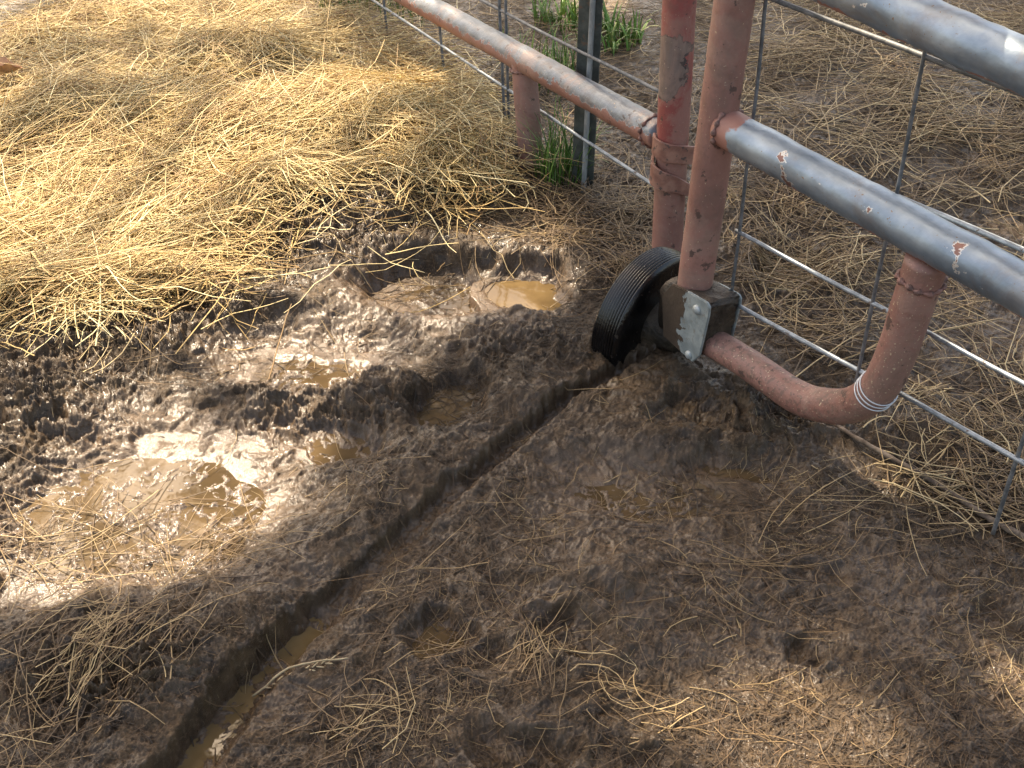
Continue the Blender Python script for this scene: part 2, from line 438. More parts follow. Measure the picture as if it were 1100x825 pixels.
M['rail'] = mat_primer('peeling_primer_rail', 'rail'); M['bent'] = mat_primer('muddy_primer', 'bent')
M['silver'] = mat_silver()
M['wire'] = mat_simple('galvanised_wire', (.20, .22, .235), (.33, .36, .38), 60, .45, .5, third=(.13, .085, .06), thr=(.60, .68))
M['wire_dark'] = mat_simple('weathered_wire', (.085, .09, .092), (.18, .18, .18), 60, .6, .3, third=(.16, .12, .09), thr=(.62, .70))
M['tie'] = mat_simple('white_wire', (.62, .64, .64), (.72, .74, .74), 40, .4, .2, bump=0)
M['rubber'] = mat_simple('wet_black_rubber', (.003, .003, .0033), (.006, .006, .0065), 50, .13, 0, third=(.030, .019, .012), thr=(.64, .70), bump=.22)
M['galv'] = mat_simple('galvanised_plate', (.19, .215, .21), (.30, .33, .315), 30, .55, .2, third=(.10, .075, .052), thr=(.60, .66))
M['bolt'] = mat_simple('dull_bolt', (.30, .33, .32), (.44, .46, .45), 90, .5, .4)
M['caked'] = mat_simple('caked_mud', (.018, .012, .007), (.060, .040, .024), 40, .6, 0, third=(.10, .075, .05), thr=(.62, .68), bump=1.0)
M['weld'] = mat_simple('rusty_weld', (.10, .055, .045), (.27, .13, .10), 90, .6, 0, bump=.6)
M['strap'] = mat_simple('rusty_strap', (.20, .085, .060), (.33, .17, .12), 40, .6, 0, third=(.09, .06, .05), thr=(.58, .64), bump=.3)
M['tpost'] = mat_simple('dark_post_steel', (.042, .050, .042), (.088, .095, .082), 40, .55, .1, third=(.12, .08, .055), thr=(.60, .66))
M['stud'] = mat_simple('pale_post_edge', (.22, .235, .23), (.34, .35, .34), 50, .5, .3)
M['twig'] = mat_simple('twig_bark', (.085, .056, .038), (.20, .15, .11), 60, .8, 0)
M['dryleaf'] = mat_simple('dry_leaf', (.34, .19, .10), (.52, .33, .19), 40, .6, 0)

# ------------------------------------------------------------------ ground sheet
def grid_axis(dense_lo, dense_hi, n, lo, hi, grow=1.12):
    core = np.linspace(dense_lo, dense_hi, n); st = core[1] - core[0]
    a = []; x = core[-1]; s = st
    while x < hi: s *= grow; x += s; a.append(x)
    b = []; x = core[0]; s = st
    while x > lo: s *= grow; x -= s; b.append(x)
    return np.concatenate([b[::-1], core, a])

us = grid_axis(-.50, .50, 1080, -40, 40, 1.022)
vs = np.linspace(905, -70, 900)                         # rows follow the view's own spacing near the camera
ys = G(np.full(vs.shape, CX), vs)[:, 1]
front = []; y = ys[-1]; s = ys[-1] - ys[-2]
while y < 120: s *= 1.15; y += s; front.append(y)
back = []; y = ys[0]; s = ys[1] - ys[0]
while y > -60: s *= 1.15; y -= s; back.append(y)
ys = np.concatenate([back[::-1], ys, front])
scale = np.clip(ys, .55, 3.4) * cp + CAMH * sp
XX = us[None, :] * scale[:, None]; YY = np.repeat(ys[:, None], len(us), 1)
HH, WET = relief(XX, YY)
fade = 1 - sstep(3.5, 12, np.hypot(XX, YY - 1.5)); HH *= fade
ny, nx = XX.shape
idx = np.arange(ny * nx).reshape(ny, nx)
quads = np.stack([idx[:-1, :-1], idx[:-1, 1:], idx[1:, 1:], idx[1:, :-1]], -1).reshape(-1, 4)
me = raw_mesh('ground', np.stack([XX, YY, HH], -1).reshape(-1, 3), quads)
attr(me, 'wet', WET.ravel())
dry = sstep(2.05, 2.6, YY) * (1 - sstep(.0, .35, XX - (-.35 + .12 * (YY - 2)))) + .0
dry = np.maximum(dry, .55 * sstep(2.3, 3.2, YY))
attr(me, 'dry', dry.ravel())
ground = link('ground', me, M['mud']); tag(ground, kind='structure')

# heights by bilinear lookup on a regular raster (the same relief, coarser)
RX = np.arange(-2.6, 2.6, .008); RY = np.arange(.3, 4.6, .008)
_rx, _ry = np.meshgrid(RX, RY)
RH = relief(_rx, _ry)[0]
def gz(x, y):
    fx = np.clip((x - RX[0]) / .008, 0, len(RX) - 2.001); fy = np.clip((y - RY[0]) / .008, 0, len(RY) - 2.001)
    i = fx.astype(int); j = fy.astype(int); u = fx - i; v = fy - j
    return (RH[j, i] * (1 - u) + RH[j, i + 1] * u) * (1 - v) + (RH[j + 1, i] * (1 - u) + RH[j + 1, i + 1] * u) * v
def gpt(px, py):                                      # ground point under a sight line, on the relief
    z = 0.0
    for _ in range(6):
        p = G(px, py, z); z = float(gz(p[0:1], p[1:2])[0])
    return np.array([p[0], p[1], z])

# ------------------------------------------------------------------ puddles
def puddle(px, py, rx, ry, lev, label, film=0):
    """level water lying in its hollow, running under the mud of its rim"""
    c = G(px, py); wx = G(px + rx, py)[0] - c[0]; wy = (G(px, py - ry)[1] - G(px, py + ry)[1]) / 2
    st = .003
    X, Y = np.meshgrid(np.arange(c[0] - wx * 1.9, c[0] + wx * 1.9, st), np.arange(c[1] - wy * 1.9, c[1] + wy * 1.9, st))
    wX = X + .022 * noise(X * 9, Y * 9, 1) + .008 * noise(X * 30, Y * 30, 2); wY = Y + .022 * noise(X * 9, Y * 9, 3) + .008 * noise(X * 30, Y * 30, 4)
    m = ell(wX + .004 * noise(X * 40, Y * 40, 61), wY + .004 * noise(X * 40, Y * 40, 62), px, py, rx, ry) < 1.28 ** 2
    jj, ii = np.nonzero(m[:-1, :-1])
    cols = X.shape[1]; vid = lambda a, b: a * cols + b
    F_ = np.stack([vid(jj, ii), vid(jj, ii + 1), vid(jj + 1, ii + 1), vid(jj + 1, ii)], -1)
    used, inv = np.unique(F_, return_inverse=True)
    V = np.stack([X.ravel()[used], Y.ravel()[used], np.full(len(used), lev)], -1)
    o = link('puddle', raw_mesh('puddle', V, inv.reshape(-1, 4)), M['film'] if film else M['water']); tag(o, label, None, None, 'structure')

for q_, lev_ in zip(PUDDLES, PLEV): puddle(q_[0], q_[1], q_[2], q_[3], lev_, q_[7], q_[6])
# water standing along the near half of the rut
PT = smooth_path(G(np.array([p[0] for p in TRACK]), np.array([p[1] for p in TRACK])), 300)
SEL = np.linspace(0, 1, 300) > .52; PT = PT[SEL]; TT = np.linspace(0, 1, 300)[SEL]
TN = np.gradient(PT, axis=0); TN = np.stack([-TN[:, 1], TN[:, 0], 0 * TN[:, 0]], -1); TN /= np.linalg.norm(TN, axis=1)[:, None]
hw_ = (.0068 + .0105 * TT ** 1.4)[:, None] * 2.2
L_ = PT + TN * hw_; R_ = PT - TN * hw_; L_[:, 2] = R_[:, 2] = RUT_LEVEL
n_ = len(PT); V = np.vstack([L_, R_]); ii = np.arange(n_ - 1)
o = link('puddle', raw_mesh('puddle', V, np.stack([ii, ii + n_, ii + n_ + 1, ii + 1], -1)), M['water'])
tag(o, 'muddy water standing in the near end of the wheel rut', None, None, 'structure')

# ------------------------------------------------------------------ straw
def in_poly(x, y, P):
    c = np.zeros(x.shape, bool); n = len(P); j = n - 1
    for i in range(n):
        xi, yi = P[i]; xj, yj = P[j]
        c ^= ((yi > y) != (yj > y)) & (x < (xj - xi) * (y - yi) / (yj - yi + 1e-12) + xi); j = i
    return c

def scatter(poly_px, n, soft=.05, seed=0, patchy=.55):
    P = G(np.array([p[0] for p in poly_px]), np.array([p[1] for p in poly_px]))[:, :2]
    lo, hi = P.min(0), P.max(0); r = np.random.default_rng(100 + seed); xs = []; ys_ = []; got = 0
    while got < n:
        x = r.uniform(lo[0], hi[0], n); y = r.uniform(lo[1], hi[1], n)
        m = in_poly(x + r.normal(0, soft, n), y + r.normal(0, soft, n), P)
        m &= r.random(n) < 1 - patchy * (1 - sstep(-.25, .35, noise(x * 5.5, y * 5.5, 80) + .5 * noise(x * 15, y * 15, 81)))
        xs.append(x[m]); ys_.append(y[m]); got += m.sum()
    return np.concatenate(xs)[:n], np.concatenate(ys_)[:n]

def strands(x, y, seed, L=(.05, .18), r=(.0009, .0017), stack=.02, tilt=.18, curl=1.2, tone=(.2, 1), heading=None, spread=math.pi, K=6, sides=3, sink=0.0, thick=None, arch=.045):
    """arrays for many bent stalks lying on the ground"""
    g = np.random.default_rng(500 + seed); n = len(x)
    th = g.uniform(-math.pi, math.pi, n) if heading is None else heading + g.normal(0, spread, n)
    LL = L[0] + (L[1] - L[0]) * g.random(n) ** 1.6; rr = .88 * (r[0] + (r[1] - r[0]) * g.random(n) ** 1.8)
    kap = g.normal(0, curl * .55, n) + (g.random(n) < .12) * g.normal(0, 1.2, n)
    s = np.linspace(-.5, .5, K)[None]
    ang = th[:, None] + kap[:, None] * s + g.normal(0, .25, n)[:, None] * np.sign(s) * (np.abs(s) > g.uniform(.05, .5, n)[:, None])
    step = LL[:, None] / (K - 1)
    dx = np.cos(ang) * step; dy = np.sin(ang) * step
    X = np.cumsum(dx, 1) - dx[:, :1]; Y = np.cumsum(dy, 1) - dy[:, :1]
    X = x[:, None] + X - X.mean(1, keepdims=True); Y = y[:, None] + Y - Y.mean(1, keepdims=True)
    gh = gz(X, Y)
    w = np.linspace(0, 1, K)[None]
    chord = gh[:, :1] * (1 - w) + gh[:, -1:] * w
    st = (g.random(n) ** 1.3) * (stack if thick is None else thick)
    base = np.maximum(.55 * chord + .45 * gh, gh - .002)
    tl = g.normal(0, tilt, n)
    Z = base + st[:, None] + rr[:, None] * .6 - sink + (np.abs(tl)[:, None] * (w if True else 0) * LL[:, None]) * np.sign(.5)
    Z = Z + g.normal(0, arch, n)[:, None] * LL[:, None] * (.25 - s * s)
    Z = np.maximum(Z, gh - .0015 - sink)
    P = np.stack([X, Y, Z], -1)
    T = np.gradient(P, axis=1); T /= np.linalg.norm(T, axis=2, keepdims=True) + 1e-9
    U = np.cross(T, np.array([0, 0, 1.])); U /= np.linalg.norm(U, axis=2, keepdims=True) + 1e-9; V = np.cross(U, T)
    a = np.arange(sides) / sides * 2 * math.pi + .5
    tap = (1 - .45 * w ** 2)[..., None]
    flat = g.uniform(.45, 1, n)[:, None, None, None]
    ring = P[:, :, None] + (np.cos(a)[None, None, :, None] * U[:, :, None] + flat * np.sin(a)[None, None, :, None] * V[:, :, None]) * (rr[:, None] * tap[..., 0])[:, :, None, None]
    V_ = ring.reshape(-1, 3)
    b = (np.arange(n) * K * sides)[:, None, None] + (np.arange(K - 1) * sides)[None, :, None]
    j = np.arange(sides)[None, None]; j2 = (j + 1) % sides
    q = np.stack([b + j, b + j2, b + sides + j2, b + sides + j], -1).reshape(-1, 4)
    tn = tone[0] + (tone[1] - tone[0]) * np.clip(g.random(n) + .30 * noise(x * 7, y * 7, 71), 0, 1)
    return V_, q, np.repeat(tn, K * sides)

def straw_obj(name, parts, mat):
    V_, Q, T_ = [], [], []; o = 0
    for (v, q, t) in parts:
        V_.append(v); Q.append(q + o); T_.append(t); o += len(v)
    me = raw_mesh(name, np.vstack(V_), np.vstack(Q)); attr(me, 'tone', np.concatenate(T_))
    return link(name, me, mat)

HAY = [(-260, 150), (-20, 130), (80, 0), (130, -90), (330, -80), (410, 40), (525, 112), (525, 185), (470, 226), (380, 195), (300, 215), (235, 268), (130, 335), (-60, 372), (-260, 380)]
HAYCORE = [(60, 20), (250, 0), (350, 40), (515, 112), (515, 182), (455, 212), (330, 180), (200, 230), (60, 290), (-120, 330), (-200, 150)]
parts = []
x, y = scatter(HAY, 11000, .13, 1, .9)
parts.append(strands(x, y, 1, (.03, .20), (.0008, .0017), .028, .14, .5, (.05, 1)))
x, y = scatter([(-260, -120), (1, -100), (80, 100), (-100, 160)], 700, .1, 17); parts.append(strands(x, y, 17, (.03, .16), (.0007, .0016), .006, .10, .6, (.1, .9)))
x, y = scatter([(-150, 240), (330, 200), (250, 300), (110, 350), (-60, 390)], 3000, .05, 18); parts.append(strands(x, y, 18, (.03, .16), (.0007, .0016), .03, .2, .6, (.2, 1)))
x, y = scatter(HAYCORE, 12500, .09, 2, .75)
parts.append(strands(x, y, 2, (.05, .26), (.0007, .0016), .045, .15, .5, (.2, 1)))
x, y = scatter(HAY, 15000, .10, 22, .2)
parts.append(strands(x, y, 22, (.008, .05), (.0004, .0010), .03, .3, .5, (0, 1), K=3))
# combed bundles: sweeps of straw lying roughly the same way
for i, (px, py, rx, ry, hd, n) in enumerate([(250, 55, 120, 18, .3, 700), (150, 150, 130, 22, .45, 900), (420, 130, 70, 30, -1.9, 900), (480, 180, 50, 30, -1.2, 900),
        (330, 165, 90, 16, .15, 700), (200, 195, 150, 14, .25, 800), (120, 260, 120, 20, .5, 700), (60, 320, 90, 16, .2, 600), (280, 225, 80, 12, -.5, 400)]):
    g = np.random.default_rng(60 + i); c = G(px, py); wx = rx * 2.4 / F; wy = (G(px, py - ry)[1] - G(px, py + ry)[1]) / 2
    parts.append(strands(c[0] + g.normal(0, wx * .7, n), c[1] + g.normal(0, wy * .7, n), 20 + i, (.08, .28), (.0008, .0018), .045, .12, .5, (.3, 1), hd, .6))
hay = straw_obj('straw_bedding', parts, M['gold'])
tag(hay, 'thick golden straw bedding heaped in the sun at the left', 'straw', None, 'stuff')

BACKL = [(340, -60), (760, -80), (760, 120), (712, 262), (600, 235), (520, 225), (430, 60)]
BACKR = [(740, -120), (1300, -120), (1400, 420), (1060, 380), (960, 300), (880, 320), (800, 240), (770, 120)]
parts = []
x, y = scatter(BACKL, 4000, .0, 24, .3); parts.append(strands(x, y, 24, (.006, .04), (.0004, .0009), .008, .15, .5, (0, .8), K=3))
x, y = scatter(BACKL, 2400, .05, 3); parts.append(strands(x, y, 3, (.04, .22), (.0007, .0015), .015, .08, .6, (.0, .9)))
x, y = scatter(BACKR, 7000, .0, 23, .8); parts.append(strands(x, y, 23, (.008, .05), (.0004, .0010), .012, .15, .5, (0, .9), K=3))
x, y = scatter(BACKR, 4800, .06, 4, .97); parts.append(strands(x, y, 4, (.05, .26), (.0007, .0016), .020, .07, .55, (.05, .95)))
x, y = scatter(BACKR, 1100, .06, 19); parts.append(strands(x, y, 19, (.05, .22), (.0011, .0020), .03, .14, .4, (.55, 1)))
x, y = scatter([(790, 10), (1300, -80), (1300, 190), (1000, 200), (830, 200)], 2200, .06, 5)
parts.append(strands(x, y, 5, (.08, .32), (.0008, .0017), .035, .07, .5, (.3, 1), -.1, 1.1))
x, y = scatter([(780, 200), (900, 230), (960, 330), (900, 400), (800, 330)], 600, .04, 6); parts.append(strands(x, y, 6, (.04, .16), (.0009, .0017), .018, .10, .6, (.1, .9)))
x, y = scatter([(930, 420), (1200, 380), (1200, 620), (1060, 590), (960, 540)], 520, .03, 7); parts.append(strands(x, y, 7, (.04, .17), (.0008, .0015), .012, .08, .7, (.2, 1)))
x, y = scatter([(560, 215), (712, 200), (712, 330), (610, 280)], 700, .03, 8); parts.append(strands(x, y, 8, (.04, .16), (.0008, .0016), .012, .10, .7, (.0, .7)))
litter = straw_obj('straw_litter', parts, M['dull'])
tag(litter, 'dull trampled straw litter spread over the ground behind the gate and fence', 'straw', None, 'stuff')

# loose stalks and chopped fibres worked into the mud
parts = []
WIDE = [(-420, 240), (1450, 300), (1450, 960), (-420, 960)]
x, y = scatter(WIDE, 480, .02, 10); parts.append(strands(x, y, 10, (.03, .14), (.0005, .0010), .004, .05, .8, (.0, .75)))
x, y = scatter([(380, 560), (1150, 480), (1150, 900), (300, 900)], 480, .03, 11); parts.append(strands(x, y, 11, (.02, .10), (.0004, .0009), .003, .05, .8, (.0, .7)))
x, y = scatter([(0, 520), (330, 540), (200, 720), (60, 840), (-60, 840)], 260, .02, 12); parts.append(strands(x, y, 12, (.05, .16), (.0005, .0010), .006, .06, .8, (.0, .85)))
x, y = scatter([(200, 200), (560, 190), (620, 260), (430, 260), (300, 300), (130, 380), (60, 400)], 700, .05, 13); parts.append(strands(x, y, 13, (.03, .13), (.0007, .0014), .008, .09, 1.3, (.3, 1)))
loose = straw_obj('loose_straw', parts, M['dull'])
tag(loose, 'loose single straw stalks strewn over the wet mud', 'straw', None, 'stuff')
parts = []
x, y = scatter(WIDE, 9000, .0, 14, .8); parts.append(strands(x, y, 14, (.004, .024), (.0003, .0008), .001, .10, .8, (0, .72), K=3, sink=.0006))
x, y = scatter([(420, 480), (1200, 420), (1200, 900), (330, 900)], 12000, .03, 15, .85); parts.append(strands(x, y, 15, (.004, .032), (.0003, .0008), .001, .10, .8, (.1, .95), K=3, sink=.0006))
x, y = scatter([(560, 380), (640, 300), (700, 330), (480, 480), (430, 380)], 1500, .02, 16); parts.append(strands(x, y, 16, (.01, .05), (.0004, .0009), .003, .12, .8, (0, .6), K=4))
x, y = scatter([(300, 500), (700, 440), (1250, 420), (1250, 900), (150, 900)], 3200, .03, 25, .85); parts.append(strands(x, y, 25, (.012, .06), (.0004, .0010), .0015, .04, .6, (.25, 1), K=4, sink=.0008))
x, y = scatter([(-100, 520), (330, 540), (200, 720), (60, 900), (-150, 900)], 1000, .03, 26, .7); parts.append(strands(x, y, 26, (.01, .05), (.0004, .0010), .0015, .04, .6, (.1, .95), K=4, sink=.0008))
x, y = scatter([(300, 200), (720, 240), (700, 330), (430, 400), (60, 450), (0, 380)], 2000, .03, 27, .7); parts.append(strands(x, y, 27, (.01, .05), (.0004, .0010), .0015, .06, .6, (.0, .9), K=4, sink=.0008))
bits = straw_obj('chopped_straw', parts, M['bits'])
tag(bits, 'short broken straw fibres trodden into the dark mud', 'straw', None, 'stuff')

# individual clumps one can point to
def clump(px, py, rx, ry, n, hd, spread, label, seed, L=(.06, .2), r=(.0005, .0011), stack=.02, mat='dull', tone=(.2, 1), tilt=.04, curl=.5):
    g = np.random.default_rng(900 + seed); c = G(px, py); z = 1 / (sp - (CY - py) / F * cp)
    wx = rx * z / F; wy = (G(px, py - ry)[1] - G(px, py + ry)[1]) / 2
    x = c[0] + g.normal(0, wx * .55, n); y = c[1] + g.normal(0, wy * .55, n)
    o = straw_obj('straw_clump', [strands(x, y, 200 + seed, L, r, stack, tilt, curl, (tone[0] * .5, tone[1] * .9), hd, spread, K=8, sink=.001)], M[mat])
    tag(o, label, 'straw clump', 'straw clumps lying on the mud'); return o

clump(100, 705, 34, 40, 80, 1.0, .45, 'matted straw clump left of the wheel rut, low in the left corner', 1, (.05, .13), stack=.02, curl=.8)
clump(245, 580, 80, 40, 20, .55, .6, 'long bent straws lying across the mud bank above the rut', 2, (.08, .24), stack=.012, tone=(.45, 1), curl=1.3)
clump(385, 770, 42, 30, 32, .9, .9, 'pale straw clump beside the water in the near end of the rut', 3, (.04, .12), stack=.012, tone=(.4, 1), curl=.9)
clump(585, 700, 26, 22, 24, 1.4, .6, 'small upright straw tuft in the shaded mud below the rut', 4, (.03, .08), stack=.012, tone=(.3, .9), tilt=.3)
clump(660, 735, 46, 30, 16, -.9, 1.0, 'few pale curled straws near the bottom centre', 5, (.05, .14), stack=.008, tone=(.6, 1), curl=1.6)
clump(720, 775, 40, 26, 20, -.3, .8, 'straw wisps at the edge of the sunlit bottom patch', 6, (.03, .08), stack=.006, tone=(.4, 1))
clump(480, 690, 40, 24, 18, .5, .9, 'thin straws crossed over the small puddle right of the rut', 7, (.04, .11), stack=.008, tone=(.3, 1))
clump(900, 545, 60, 18, 9, .12, .25, 'long thin straws lying below the bent pipe', 8, (.10, .24), stack=.006, tone=(.5, 1), curl=.7)
clump(830, 590, 100, 22, 14, .1, .5, 'fan of long straws across the shaded mud below the pipe', 9, (.06, .2), stack=.004, tone=(.3, .95), curl=.7)
clump(1050, 470, 50, 24, 80, -.6, .7, 'brown straw clump lying under the lowest gate wire', 10, (.05, .16), stack=.02, tone=(.2, .9))
clump(860, 290, 46, 22, 90, -.5, .5, 'straw clump hanging over the dark hollow behind the gate', 11, (.06, .2), stack=.035, tone=(.2, .95))
clump(505, 195, 30, 36, 260, -1.9, .4, 'straw hanging down the right edge of the golden heap', 12, (.08, .22), (.0009, .0018), .05, 'gold', (.1, .8), .15)

# a single stalk with its ear of seed
def seed_stalk():
    a, b = gpt(272, 752), gpt(374, 712)
    root = thing('seed_stalk', tuple(a), 'pale straw stalk with a seed ear lying by the rut water', 'straw stalk')
    P = line(a, b, 14); P[:, 2] = gz(P[:, 0], P[:, 1]) + .007; P[:, 1] += .006 * np.sin(np.linspace(0, 3, 14))
    tube_obj('stalk', P, np.linspace(.0014, .0008, 14), M['straw1'], root, 6)
    bm = bmesh.new()
    for i in range(16):
        t = i / 15; p = P[2] + (P[11] - P[2]) * t; sd = 1 if i % 2 else -1
        d = Vector(P[11] - P[2]).normalized(); sdv = Vector((-d.y, d.x, .3)) * sd
        m = Matrix.Translation(Vector(p) + sdv * .0022) @ (d + sdv * .45).to_track_quat('Z', 'Y').to_matrix().to_4x4() @ Matrix.Diagonal((.0010, .0008, .0050, 1))
        bmesh.ops.create_icosphere(bm, subdivisions=2, radius=1, matrix=m)
    bm_obj('seed_ear', bm, M['straw1'], root, True)
M['straw1'] = mat_simple('pale_stalk', (.30, .22, .12), (.46, .36, .21), 60, .55, 0, bump=.1)
seed_stalk()

# ------------------------------------------------------------------ gate
e = np.array([.523, -.852, 0]); e /= np.linalg.norm(e)
nrm = np.array([e[1] * -1, e[0], 0])                  # away from the viewer
g0 = ray(742, 330) * 1.695 + np.array([0, 0, CAMH])
def gp(px, py, off=0.0): return on_plane(px, py, g0 + nrm * off, nrm)
PR = .0252                                            # pipe radius
gate = thing('gate', (g0[0], g0[1], 0), 'old farm gate of red and silver pipe with wire mesh, standing on a black wheel', 'gate')
ub = gp(741, 345); ut = gp(788.5, 3); ud = (ut - ub) / np.linalg.norm(ut - ub)
tube_obj('upright', line(ub - ud * .01, ub + ud * .95, 90), PR, M['primer'], gate, 32, .0004, 3)
def up_at(z): return ub + ud * ((z - ub[2]) / ud[2])
# silver rails
ma, mb = gp(769.5, 131.5), gp(1085, 303)
zr = .5 * (ma[2] + mb[2])
def rail_line(a, b, length, start=0.0):
    d = (b - a); d /= np.linalg.norm(d); return line(a + d * start, a + d * length, 160)
md = (mb - ma) / np.linalg.norm(mb - ma)
midr = tube_obj('rail', rail_line(ma, mb, 1.25, .018), PR, M['silver'], gate, 36, .0011, 5)
ta, tb = gp(938, 0), gp(1100, 71)
td = (tb - ta) / np.linalg.norm(tb - ta)
uu = ta - td * (np.dot(ta - ub, e) - np.dot(up_at(ta[2]) - ub, e))
topr = tube_obj('rail', rail_line(uu, tb, 1.25, .018), PR, M['silver'], gate, 36, .0014, 8)
endp = uu + td * 1.25
tube_obj('upright', line(np.array([endp[0], endp[1], .05]), np.array([endp[0], endp[1], .95]), 30), PR, M['primer'], gate, 24)
# weld beads
def weld(c, axis, rad, parent, seed):
    axis = axis / np.linalg.norm(axis); q = np.cross(axis, [0, 0, 1.]); q /= np.linalg.norm(q); w = np.cross(q, axis)
    a = np.linspace(0, 2 * math.pi, 61); g = np.random.default_rng(seed)
    ring = c + (np.cos(a)[:, None] * q + np.sin(a)[:, None] * w) * (rad + .0008 * np.sin(a * 9)[:, None]) + axis * (.0022 * np.sin(2 * a + 1)[:, None])
    rr = .0030 + .0013 * np.sin(a * 13 + seed) + .0006 * g.normal(0, 1, 61); rr[-1] = rr[0]
    return tube_obj('weld_bead', ring, rr, M['weld'], parent, 10, caps=False)
weld(ma + md * .024, md, PR + .0006, midr, 1); weld(uu + td * .027, td, PR + .0006, topr, 2)
# bent pipe rising from the wheel bracket to the rail
bp = [(752, 361), (785, 379), (820, 402), (856, 426), (888, 436), (918, 434), (944, 416), (962, 382), (978, 335), (996, 278)]
BP = np.array([gp(*p) for p in bp])
BP = smooth_path(BP, 90)
bent = tube_obj('bent_pipe', BP, PR * np.concatenate([np.linspace(.84, .91, 40), np.linspace(.91, .95, 50)]), M['bent'], gate, 36, .0006, 9)
jd = BP[-1] - BP[-4]; jp = BP[-1] - jd / np.linalg.norm(jd) * (PR + .003); weld(jp, jd, PR * .99, bent, 4)
# wire mesh tied behind the pipes
OFF = PR + .006
def wire(pa, pb, mat, r=.0030, ext=(0, 0), wob=.0010, seed=0, zmin=None):
    wob *= 1.8
    a, b = gp(*pa, OFF), gp(*pb, OFF); d = (b - a) / np.linalg.norm(b - a)
    P = line(a - d * ext[0], b + d * ext[1], 70); s = np.linspace(0, 4, 70)
    P = P + np.outer(noise(s * 1.3, s * 0 + seed, seed), nrm) * wob * 2; P[:, 2] += noise(s, s * 0 + 7.7, seed + 3) * wob
    return tube_obj('wire', P, r, mat, gate, 10)
wire((833, 0), (1045, 80), M['wire_dark'], .0031, (.10, .8), seed=1)
wire((900, 185), (1100, 268), M['wire'], .0031, (.12, .7), seed=2)
wire((790, 248), (1100, 412), M['wire'], .0029, (.0, .75), seed=3)
wire((782, 322), (1100, 497), M['wire'], .0032, (.0, .75), seed=4)
wire((823, 0), (783, 345), M['wire_dark'], .0024, (.45, .04), seed=5)
wire((992, 64), (918, 418), M['wire_dark'], .0024, (.45, .06), seed=6)
wire((1100, 468), (1073, 553), M['wire_dark'], .0026, (.70, .03), seed=7)
# white wire twisted round the bend
ci = 58; c = BP[ci]; ax = BP[ci + 2] - BP[ci - 2]; ax /= np.linalg.norm(ax)
q = np.cross(ax, nrm); q /= np.linalg.norm(q); w = np.cross(q, ax)
a = np.linspace(0, 3 * 2 * math.pi, 130)
H = c + (np.cos(a)[:, None] * q + np.sin(a)[:, None] * w) * (PR * .925 + .0012) + ax[None] * (np.linspace(-.010, .010, 130) + .0028 * np.sin(a))[:, None]
tail = line(H[-1], H[-1] + nrm * .03 + e * .012 + np.array([0, 0, .004]), 8)[1:]
tube_obj('wire_tie', np.vstack([H, tail]), .0008, M['tie'], gate, 8)

def mat_plate(s0):
    t = NT('galvanised_plate')
    c = t.mix(t.step(t.noise(30, 5, .62), .35, .65), (.22, .25, .245), (.34, .37, .355))
    dp = t.n('ShaderNodeVectorMath', operation='DOT_PRODUCT'); t.l(t.co(), dp.inputs[0]); dp.inputs[1].default_value = tuple(e)
    k = t.math('ADD', t.math('SUBTRACT', s0, dp.outputs['Value']), t.math('MULTIPLY', t.math('SUBTRACT', t.noise(45, 5, .6, .4), .5), .075))
    m = t.step(k, .004, .007)
    c = t.mix(t.math('MULTIPLY', t.step(t.noise(80, 4, .6), .55, .7), .6), c, (.20, .17, .13))
    c = t.mix(m, c, t.mix(t.noise(60, 4), (.035, .022, .013), (.085, .055, .034)))
    t.set(Base_Color=c, Roughness=t.mixf(m, .5, .7), Metallic=t.mixf(m, .25, 0.0)); t.bump(t.math('ADD', t.math('MULTIPLY', m, .6), t.noise(120, 4, .6)), .4, .003)
    return t.m
# bracket: two plates bolted either side of the upright
fo = -(PR + .006)
def pf(px, py): # pixel on the front plate's plane -> same place expressed off-plane
    return on_plane(px, py, g0 + nrm * fo, nrm)
def plate_world(name, pts, thick, mat, parent, bev=.0012):
    bm = bmesh.new(); f = bm.faces.new([bm.verts.new(p) for p in pts])
    r = bmesh.ops.extrude_face_region(bm, geom=[f])
    for v in [x for x in r['geom'] if isinstance(x, bmesh.types.BMVert)]: v.co += Vector(nrm * thick)
    bmesh.ops.bevel(bm, geom=bm.edges[:], offset=bev, segments=2, affect='EDGES')
    return bm_obj(name, bm, mat, parent)
FP = [pf(*p) for p in [(722, 305), (740, 314), (759, 325), (762, 331), (761, 340), (751, 383), (743, 389), (735, 382), (712, 361), (711, 318)]]
M['galv'] = mat_plate(float(np.dot(np.mean(FP, axis=0), e)) - .006)
front_plate = plate_world('bracket_plate', FP, .0045, M['galv'], gate)
fc_ = np.mean(FP, axis=0); BPts = [fc_ + (p - fc_) * .84 + nrm * (2 * PR + .010) + e * .002 for p in FP]
back_plate = plate_world('bracket_plate', BPts, .0045, M['galv'], gate)
def bolt(p, r, parent):
    bm = bmesh.new(); ax = Vector(-nrm)
    m = Matrix.Translation(Vector(p) + ax * .0005) @ ax.to_track_quat('Z', 'Y').to_matrix().to_4x4()
    bmesh.ops.create_uvsphere(bm, u_segments=18, v_segments=10, radius=r, matrix=m @ Matrix.Diagonal((1, 1, .62, 1)))
    return bm_obj('bolt', bm, M['bolt'], parent, True)
bolt(pf(749, 332.5), .0076, front_plate); bolt(pf(740, 381), .0066, front_plate)
